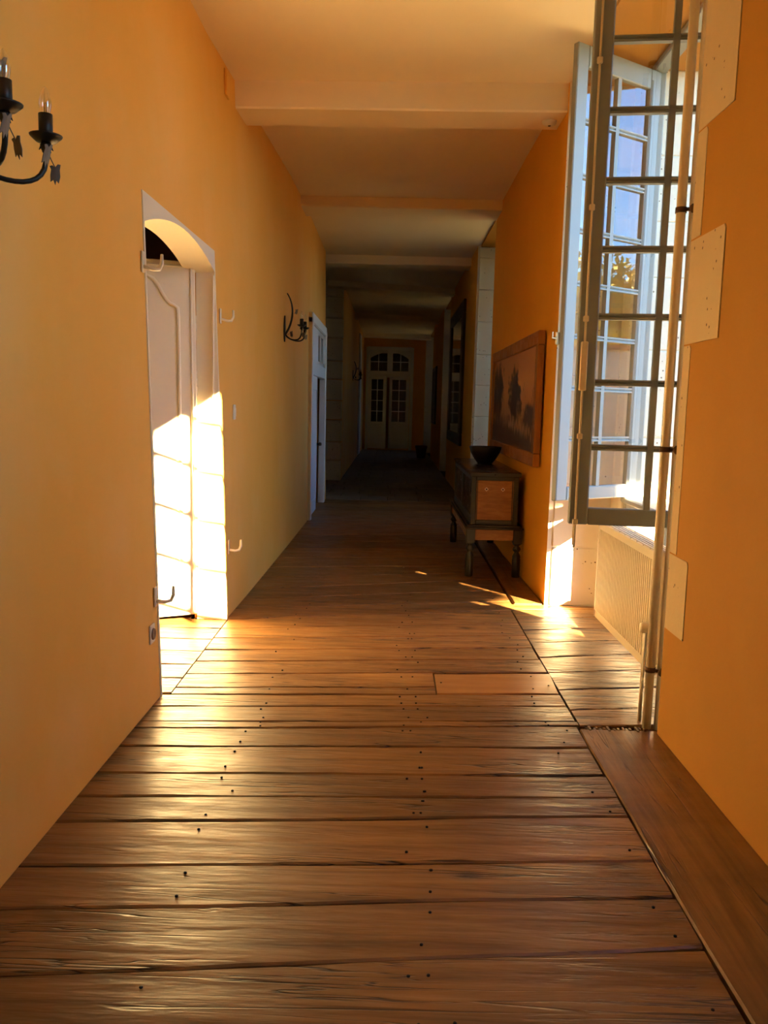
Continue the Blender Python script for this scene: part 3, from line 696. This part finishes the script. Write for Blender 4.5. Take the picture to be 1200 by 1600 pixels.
def make_sconce():
    r = thing('wall_sconce', None, 'sconce')
    b = MB(); b.prism([(-.05,-.02), (-.03,-.09), (0,-.12), (.03,-.09), (.05,-.02), (.045,.05), (.02,.11), (0,.14), (-.02,.11), (-.045,.05)], .002, .014, axis='x'); b.obj('back_plate', iron, r)
    b = MB(); b.tube(bez([(.01,0,-.05), (.05,0,.0), (.11,0,.12), (.10,0,.26), (.03,0,.36)], 16), [.011]*9+[.010-.0006*i for i in range(8)], 8); b.obj('stem', iron, r)
    for s_, zc, xc in ((-1,.035,.192), (1,.030,.200)):
        cy = s_*.12
        b = MB(); b.tube(bez([(.015,0,-.04), (.03,s_*.02,-.10), (xc*.8,s_*.06,-.13), (xc,cy*1.02,-.11), (xc,cy,zc-.04)], 14), .0075, 8)
        b.lathe([(.005,-.05), (.016,-.028), (.018,-.02), (.008,-.012)], (xc,cy,zc), 8)
        for q in range(5):
            A = 2*PI*q/5; b.tube([(xc+.008*math.cos(A),cy+.008*math.sin(A),zc-.015), (xc+.02*math.cos(A),cy+.02*math.sin(A),zc-.035)], [.006,.001], 5)
        arm = b.obj('arm', iron, r)
        b = MB(); b.lathe([(.004,-.014), (.028,-.010), (.044,.004), (.046,.008), (.042,.007), (.026,-.005), (.004,-.008)], (xc,cy,zc), 22); b.obj('drip_pan', iron, arm)
        b = MB(); b.lathe([(.0195,-.008), (.0195,.066), (.014,.066)], (xc,cy,zc), 18); b.obj('candle_tube', iron, arm)
        b = MB(); b.lathe([(.011,.060), (.013,.068), (.0175,.088), (.0175,.102), (.012,.122), (.006,.136), (.001,.142)], (xc,cy,zc), 16)
        bl = b.obj('bulb', bulb_glass, arm)
        b = MB(); b.tube([(xc-.003,cy,zc+.064), (xc-.003,cy,zc+.095), (xc+.003,cy+.002,zc+.098), (xc+.003,cy,zc+.064)], .0011, 5); b.obj('filament', brass, arm)
        b = MB(); ivy(b, (xc,cy+.005,zc-.03), (xc+.006,cy+.045,zc-.068), .044, s_*.4); b.obj('ivy_leaf', iron_leaf, arm); b = MB(); ivy(b, (xc-.01,cy-.005,zc-.02), (xc+.015,cy-.02,zc-.03), .050, 1.35); b.obj('ivy_leaf', iron_leaf, arm)
    b = MB(); ivy(b, (.10,.0,.16), (.125,.015,.20), .045, .6); b.obj('ivy_leaf', iron_leaf, r); b = MB(); ivy(b, (.03,0,-.05), (.07,.02,-.02), .05, -.5); b.obj('ivy_leaf', iron_leaf, r)
    return r
sc1 = make_sconce(); sc1.location = (wlx(2.38,2.2), 2.38, 2.21); sc1['label'] = 'nearest iron sconce, cut off by the left edge of the frame'
sc2 = copy_tree(sc1); sc2.location = (wlx(8.55,2.25), 8.55, 2.24); sc2['label'] = 'two-bulb iron sconce between the arched doorway and the white left door'
sc3 = copy_tree(sc1); sc3.location = (-1.0, 21.2, 2.24); sc3['label'] = 'dark iron sconce far down the left wall beyond the stone pier'
for s_ in (sc1, sc2, sc3): s_['group'] = 'ivy sconces along the left wall'

# ------------------------------------------------------------------ radiator and pipes
RX, R0, R1, RZ0, RZ1 = 1.36, 4.16, 5.34, .17, .80
rad = thing('radiator', 'cream ribbed panel radiator in the recess under the open window', 'radiator', (RX, 4.75, 0))
T = Matrix.Translation((-RX, -4.75, 0))
b = MB(); nrib = 34; P = []
for i in range(nrib):
    y0 = R0+.03+(R1-R0-.06)*i/nrib; p = (R1-R0-.06)/nrib
    P += [(RX,y0), (RX,y0+p*.55), (RX+.009,y0+p*.66), (RX+.009,y0+p*.9)]
vs = []; fs = []
for X, Y in P: vs += [(X,Y,RZ0+.05), (X,Y,RZ1-.05)]
for i in range(len(P)-1): fs.append([2*i, 2*i+1, 2*i+3, 2*i+2])
b.add(vs, fs, 0, False, T); b.obj('ribbed_panel', paint_rad, rad)
b = MB(); b.box(RX-.001, RX+.012, R0, R1, RZ0, RZ0+.052, T=T, c=.005); b.box(RX-.001, RX+.012, R0, R1, RZ1-.052, RZ1, T=T, c=.005); b.box(RX-.001, RX+.012, R0, R0+.032, RZ0, RZ1, T=T, c=.004); b.box(RX-.001, RX+.012, R1-.032, R1, RZ0, RZ1, T=T, c=.004)
b.box(RX+.05, RX+.07, R0, R1, RZ0, RZ1, T=T); b.obj('panel_frame', paint_rad, rad)
b = MB(); b.box(RX, RX+.10, R0-.004, R0, RZ0, RZ1, T=T); b.obj('side_cover', paint_rad, rad); b = MB(); b.box(RX, RX+.10, R1, R1+.004, RZ0, RZ1, T=T); b.obj('side_cover', paint_rad, rad)
b = MB()
for q in range(5): X = RX+.008+q*.021; b.box(X, X+.007, R0, R1, RZ1-.002, RZ1+.006, T=T)
for q in range(11): Y = R0+(R1-R0)*q/10; b.box(RX, RX+.10, Y-.004, Y+.004, RZ1-.006, RZ1+.004, T=T)
b.obj('top_grille', paint_rad, rad)
for Y in (R0+.2, R1-.2): MB().box(RX+.07, 1.725, Y-.015, Y+.015, .3, .6, T=T).obj('wall_bracket', paint_rad, rad)
b = MB(); b.lathe([(.0,0), (.022,.002), (.026,.012), (.026,.04), (.018,.05), (0,.052)], seg=14, T=T @ Matrix.Translation((1.228,3.93,.47)) @ Matrix.Rotation(PI/2,4,'Y')); b.obj('valve', paint_rad, rad)
b = MB(); b.tube([(1.40,R0,.21), (1.36,4.05,.21), (1.30,3.95,.24), (1.262,3.93,.30), (1.255,3.93,.47), (1.252,3.93,.0)], .009, 8, T=T); b.obj('feed_pipe', paint_rad, rad)
pp = thing('heating_pipe', 'cream pair of vertical pipes clamped at the near edge of the window recess', 'pipe', (1.265, 3.845, 0))
T = Matrix.Translation((-1.265, -3.845, 0))
b = MB(); b.tube([(1.262,3.845,0), (1.262,3.845,2), (1.262,3.845,3.82)], .021, 16, T=T); b.obj('wide_pipe', paint_pipe, pp)
b = MB(); b.tube([(1.302,3.825,0), (1.302,3.825,2), (1.304,3.825,3.82)], .012, 12, T=T); b.obj('narrow_pipe', paint_pipe, pp)
for zz in (.29, 1.335, 2.395, 3.4):
    b = MB(); b.lathe([(.0225,-.012), (.025,-.012), (.025,.012), (.0225,.012)], (1.262,3.845,zz), 16, T=T, cap=False); b.box(1.28, 1.33, 3.815, 3.83, zz-.007, zz+.007, T=T); b.lathe([(.022,0), (.02,.01), (0,.012)], seg=12, T=T @ Matrix.Translation((1.305,3.80,zz)) @ Matrix.Rotation(PI/2,4,'X')); b.obj('pipe_clamp', rust, pp)

# ------------------------------------------------------------------ painting
pt = thing('framed_painting', 'wide brown landscape painting in an orange pine frame above the chest', 'painting', (1.21, 8.2, 1.6))
PX0, PX1, PY0, PY1, PZ0, PZ1, FW = 1.150, 1.205, 6.73, 9.75, 1.04, 2.13, .11
T = Matrix.Translation((-1.21, -8.2, -1.6))
for (y0, y1, z0, z1) in ((PY0,PY1,PZ1-FW,PZ1), (PY0,PY1,PZ0,PZ0+FW), (PY0,PY0+FW,PZ0+FW,PZ1-FW), (PY1-FW,PY1,PZ0+FW,PZ1-FW)):
    MB().box(PX0, PX1, y0, y1, z0, z1, c=.006, T=T).obj('frame_bar', frame_wood, pt)
NX, NZ = 150, 56
cy0, cy1, cz0, cz1 = PY0+FW, PY1-FW, PZ0+FW, PZ1-FW
def hsh(i): return (math.sin(i*127.1)*43758.5453) % 1
def vn(x_, y_):
    i, j = math.floor(x_), math.floor(y_); fx, fy = x_-i, y_-j; fx = fx*fx*(3-2*fx); fy = fy*fy*(3-2*fy)
    h = lambda p, q: hsh(p+q*57.3)
    return (h(i,j)*(1-fx)+h(i+1,j)*fx)*(1-fy)+(h(i,j+1)*(1-fx)+h(i+1,j+1)*fx)*fy
def fbm(x_, y_): return .5*vn(x_,y_)+.3*vn(x_*2.1,y_*2.1)+.2*vn(x_*4.3,y_*4.3)
def art(s_, t_):   # s_ from near end (0) to far end (1), t_ from bottom to top
    sky = Vector((.42,.24,.115)).lerp(Vector((.34,.19,.09)), t_)
    c = sky
    hor = .40+.12*fbm(s_*7,3)
    def blend(c, d, k): return c.lerp(Vector(d), max(0, min(1, k)))
    mist = .62+.25*(fbm(s_*9, 7.7)-.5)
    c = blend(c, (.20,.11,.05), (mist-t_)*3.0)
    n_ = fbm(s_*26, t_*13)
    for (cs, ct, rs, rt) in ((.42,.50,.17,.30), (.45,.70,.12,.16), (.82,.62,.11,.42), (.95,.6,.12,.5), (.10,.30,.14,.20), (.02,.42,.05,.25)):
        q = 1-math.sqrt(((s_-cs)/rs)**2+((t_-ct)/rt)**2)
        c = blend(c, (.045,.024,.012), (q+(n_-.5)*1.5)*2.2)
    for cs, wd in ((.40,.012), (.47,.010), (.80,.02), (.88,.02)):
        c = blend(c, (.03,.016,.008), (1-abs(s_-cs-.01*math.sin(t_*9))/wd)*(1.6 if t_ < .72 else 0))
    c = blend(c, (.05,.028,.013), (hor*.78-t_+(n_-.5)*.25)*6)
    c = blend(c, (.10,.06,.025), (.13-t_+(n_-.5)*.2)*3)
    for q in range(15):
        cs = .06+q*.033+.012*hsh(q); ct = .13+.07*hsh(q+40)+.10*(q/15); hh = .05+.05*hsh(q+9)
        d_ = math.sqrt(((s_-cs)/.007)**2+((t_-ct)/hh)**2); c = blend(c, (.50,.36,.20), (1.15-d_)*1.3)
    return c*1.7
vs = []; cols = []
for i in range(NX+1):
    for j in range(NZ+1):
        s_, t_ = i/NX, j/NZ; vs.append((PX0+.02, cy0+(cy1-cy0)*s_, cz0+(cz1-cz0)*t_)); q = art(s_, t_); cols.append((q.x,q.y,q.z,1))
fs = [[i*(NZ+1)+j, i*(NZ+1)+j+1, (i+1)*(NZ+1)+j+1, (i+1)*(NZ+1)+j] for i in range(NX) for j in range(NZ)]
b = MB(); b.add(vs, fs, 0, True, T)
t = NT('oil_painting'); at_ = t.n('ShaderNodeVertexColor'); at_.layer_name = 'paint'; t.col(at_.outputs[0]); t.rough(.4); t.bump(t.noise((1,1,1), 90, 3), .15, .003)
cv = b.obj('canvas', t.m, pt)
la = cv.data.color_attributes.new('paint', 'FLOAT_COLOR', 'POINT')
la.data.foreach_set('color', [k for c in cols for k in c])
b = MB(); b.box(PX1-.02, PX1, cy0, cy1, cz0, cz1, T=T); b.obj('backing', dark_frame, pt)

# ------------------------------------------------------------------ chest on stand and bowl
CX0, CX1, CY0, CY1 = .728, 1.148, 7.36, 9.30
ch = thing('blanket_chest', 'dark green painted chest with a reddish end panel on a turned-leg stand', 'chest', ((CX0+CX1)/2, (CY0+CY1)/2, 0))
T = Matrix.Translation((-(CX0+CX1)/2, -(CY0+CY1)/2, 0))
MB().box(CX0+.02, CX1-.02, CY0+.02, CY1-.02, .47, .905, T=T).obj('body', lid_wood, ch)
b = MB()
for (x0, x1) in ((CX0, CX0+.045), (CX1-.045, CX1)): b.box(x0, x1, CY0, CY0+.03, .47, .905, T=T, c=.006); b.box(x0, x1, CY1-.03, CY1, .47, .905, T=T, c=.006)
b.box(CX0+.045, CX1-.045, CY0+.004, CY0+.03, .47, .515, T=T, c=.005); b.box(CX0+.045, CX1-.045, CY0+.004, CY0+.03, .868, .905, T=T, c=.005)
b.box(CX0, CX0+.03, CY0+.03, CY1-.03, .47, .53, T=T, c=.005); b.box(CX0, CX0+.03, CY0+.03, CY1-.03, .86, .905, T=T, c=.005); b.box(CX0,CX0+.03,(CY0+CY1)/2-.03,(CY0+CY1)/2+.03,.53,.86,T=T,c=.005)
for X in (CX0+.052, CX1-.058): b.box(X, X+.006, CY0+.010, CY0+.03, .515, .868, T=T)
b.obj('frame', paint_green, ch)
pnl = MB().box(CX0+.045, CX1-.045, CY0+.014, CY0+.03, .515, .868, T=T).obj('end_panel', chest_wood, ch)
for X in (.862, 1.008):
    b = MB(); q = .019; TT = T @ Matrix.Translation((X, CY0+.012, .79))
    b.prism([(-q,0), (0,-q), (q,0), (0,q)], -.002, .003, axis='y', T=TT); b.prism([(-q*.5,0), (0,-q*.5), (q*.5,0), (0,q*.5)], -.004, -.001, 1, 1, axis='y', T=TT); b.obj('diamond_inlay', [bone, slot_dark], pnl)
b = MB(); b.box(CX0-.016, CX1+.016, CY0-.016, CY1+.016, .922, .945, T=T, c=.007); b.box(CX0-.006, CX1+.006, CY0-.006, CY1+.006, .903, .924, T=T, c=.005); b.obj('lid', [lid_wood], ch)
b = MB(); b.box(CX0-.016, CX1+.016, CY0-.02, CY0-.012, .905, .940, T=T, c=.003); b.obj('lid_moulding', paint_green, ch)
b = MB(); b.lathe([(.008,0), (.008,.004), (.003,.008), (0,.008)], seg=10, T=T @ Matrix.Translation((.93,CY0-.02,.922)) @ Matrix.Rotation(PI/2,4,'X')); b.obj('lid_screw', slot_dark, ch)
b = MB(); b.box(CX0-.03, CX1+.04, CY0-.03, CY1+.03, .452, .474, T=T, c=.006); b.box(CX0-.045, CX1+.055, CY0-.045, CY1+.045, .435, .454, T=T, c=.006); b.obj('stand_moulding', black_leg, ch)
b = MB(); b.box(CX0+.03, CX1-.02, CY0-.015, CY0+.01, .335, .438, T=T, c=.004); b.box(CX0-.02, CX0+.01, CY0+.03, CY1-.03, .335, .438, T=T, c=.004); b.box(CX1, CX1+.02, CY0+.03, CY1-.03, .335, .438, T=T, c=.004); b.box(CX0+.03, CX1-.02, CY1-.01, CY1+.015, .335, .438, T=T, c=.004); b.obj('stand_rail', chest_wood, ch)
prof = [(.026,0), (.029,.006), (.030,.02), (.031,.16), (.028,.175), (.030,.19), (.026,.205), (.018,.225), (.017,.232), (.026,.245), (.030,.258), (.026,.272), (.016,.285), (.018,.292), (.030,.30), (.030,.31)]
prof = [(r_*1.25, z_) for r_, z_ in prof]
for X in (CX0+.005, CX1+.005):
    for Y in (CY0+.012, CY1-.012):
        b = MB(); b.lathe(prof, (X,Y,0), 18, T=T); b.box(X-.040, X+.040, Y-.040, Y+.040, .305, .44, T=T, c=.006); b.obj('leg', black_leg if Y > 8 or X > 1 else paint_green, ch)
bw = MB(); bw.lathe([(0,0), (.07,.0), (.075,.004), (.115,.055), (.148,.115), (.166,.172), (.160,.174), (.140,.118), (.105,.06), (.06,.018), (0,.014)], (0,0,0), 36)
bwo = tag(bw.obj('wooden_bowl', bowl_wood, None, (.965, 8.5, .945)), 'deep dark wooden bowl standing on the chest lid', 'bowl')

# ------------------------------------------------------------------ mirror, dark picture, pot, detector
mr = thing('wall_mirror', 'tall dark-framed mirror hanging on the dim right wall past the second window', 'mirror', (1.195, 15.8, 2.1))
T = Matrix.Translation((-1.195, -15.8, -2.1)); m0, m1, n0, n1, fw = 14.1, 17.3, .86, 3.30, .38
for (y0, y1, z0, z1) in ((m0,m1,n1-.22,n1), (m0,m1,n0,n0+.2), (m0,m0+fw,n0+.2,n1-.22), (m1-fw,m1,n0+.2,n1-.22)): MB().box(1.15, 1.195, y0, y1, z0, z1, c=.01, T=T).obj('frame_bar', dark_frame, mr)
MB().box(1.172, 1.19, m0+fw, m1-fw, n0+.2, n1-.22, T=T).obj('mirror_glass', mirror_m, mr)
dp = thing('framed_picture', 'narrow dark picture on the right wall just before the last window', 'picture', (1.195, 23.4, 1.85))
T = Matrix.Translation((-1.195, -23.4, -1.85))
for (y0, y1, z0, z1) in ((22.5,24.3,2.5,2.6), (22.5,24.3,1.05,1.15), (22.5,22.62,1.15,2.5), (24.18,24.3,1.15,2.5)): MB().box(1.15, 1.195, y0, y1, z0, z1, c=.008, T=T).obj('frame_bar', dark_frame, dp)
MB().box(1.165, 1.19, 22.62, 24.18, 1.15, 2.5, T=T).obj('picture_panel', bowl_wood, dp)
po = thing('clay_pot', 'dark clay pot on the flagstones by the far right wall', 'pot', (.90, 24.6, 0))
b = MB(); b.lathe([(0,0), (.11,0), (.12,.01), (.165,.30), (.18,.30), (.18,.37), (.165,.37), (.15,.33), (0,.32)], (0,0,.004), 24); b.obj('vessel', clay, po)
b = MB(); b.lathe([(0,.33), (.15,.33)], (0,0,.004), 20, cap=False); b.obj('soil', subfloor, po)
sm = thing('smoke_detector', 'small white round detector under the right end of the nearest beam', 'detector', (1.13, 6.58, 3.655))
MB().lathe([(.0,-.035), (.03,-.034), (.05,-.022), (.055,-.008), (.055,0), (0,0)], seg=24).obj('cover', paint_white, sm)
MB().lathe([(.0,-.038), (.010,-.037), (.012,-.033), (0,-.03)], seg=12).obj('sensor_button', slot_dark, sm)

# ------------------------------------------------------------------ outside: ground, garden wall, trees, added sun blockers
b = MB(); b.box(2.1, 90, -60, 90, -.4, -.2); tag(b.obj('courtyard_ground', gravel), 'green courtyard lawn outside the windows', 'ground', kind='structure')
gw = MB(); gw.box(15.5, 16.0, -20, 12, -.2, 2.9); gwo = tag(gw.obj('garden_wall', stone), 'pale stone garden wall mirrored in the far casement', 'wall', kind='structure')
b = MB(); b.box(15.4, 16.1, -20, 12, 2.9, 3.0, c=.02); b.obj('coping', tile_roof, gwo)
def crown(name, c, r, n, sz, mat, parent, boxy=False, seed=1):
    rnd = random.Random(seed); vs = []; fs = []
    for i in range(n):
        while True:
            p = Vector((rnd.uniform(-1,1), rnd.uniform(-1,1), rnd.uniform(-1,1)))
            if boxy or p.length < 1: break
        if not boxy: p = p*(.55+.45*rnd.random())*1.05
        p = Vector((c[0]+p.x*r[0], c[1]+p.y*r[1], c[2]+p.z*r[2]))
        d = Vector((rnd.gauss(0,1), rnd.gauss(0,1), rnd.gauss(0,1))).normalized(); e = d.orthogonal().normalized(); q = len(vs); s_ = sz*rnd.uniform(.6,1.3)
        vs += [p-d*s_, p+e*s_*.5, p+d*s_, p-e*s_*.5]; fs.append([q,q+1,q+2,q+3])
    b = MB(); b.add(vs, fs); return b.obj(name, mat, parent)
def garden_tree(x_, y_, h, r, lab, seed):
    t_ = thing('garden_tree', lab, 'tree', (x_, y_, -.2), group='trees beyond the garden wall')
    b = MB(); b.tube([(0,0,0), (.1,.05,h*.35), (0,.1,h*.7)], [.22,.16,.06], 9)
    for q in range(5): A = q*1.3; b.tube([(.05,.05,h*(.3+.07*q)), (math.cos(A)*r*.6,math.sin(A)*r*.6,h*(.5+.07*q))], [.07,.02], 6)
    b.obj('trunk', bark, t_); crown('foliage', (0,0,h*.62), (r,r,h*.38), 5200, .14, leaf_green, t_, False, seed)['kind'] = 'stuff'
garden_tree(19.5, 3.4, 6.2, 2.0, 'yellow-green tree mirrored in the far casement', 3)
garden_tree(22.5, -1.2, 5.2, 2.2, 'lower yellow-green tree beside the mirrored one', 5)
# added leafy blocks, out of view; they keep the low sun off most of the windows
def sun_blocker(yref, boxes, lab, seed, D=5.0):
    h = thing('unseen_sun_blocker', lab, 'sun_blocker', (1.75+D*math.cos(AZ), yref-D*math.sin(AZ), -.2), -AZ, group='added sun blockers in the courtyard')
    for (l0, l1, z0, z1) in boxes:
        b = MB(); b.box(-.2, .2, l0, l1, z0, z1, c=.05); b.obj('blocker_core', leaf_dark, h)
        crown('foliage', (0,(l0+l1)/2,(z0+z1)/2), (.24,(l1-l0)/2+.02,(z1-z0)/2), 2500, .05, leaf_dark, h, True, seed)['kind'] = 'stuff'
zs_ = 5.0*math.tan(EL)+.2; zf_ = 12.0*math.tan(EL)+.2
sun_blocker(5.66, [(-1.0, -.44, 0, 4.4+zf_), (-.44, 0.0, .52+zf_, 4.4+zf_), (0.0, .80, 1.12+zf_, 4.4+zf_)], 'added very tall sun blocker far out in front of the open window', 9, 12.0)
sun_blocker(2.05, [(0, .85, 0, 4.4+zs_), (-1.7, -.86, 0, 4.4+zs_), (-.86, 0, 0, 1.9+zs_)], 'added sun blocker with a slot by the window beside the viewpoint', 7)
sun_blocker(11.6, [(-.9, .7, 0, 4.4+zs_)], 'added tall sun blocker by the second window', 10)
sun_blocker(19.1, [(-.9, .9, 0, 4.4+zs_)], 'added tall sun blocker by the third window', 11)
sun_blocker(26.7, [(-1.1, 1.1, 0, 4.4+zs_)], 'added tall sun blocker by the fourth window', 12)
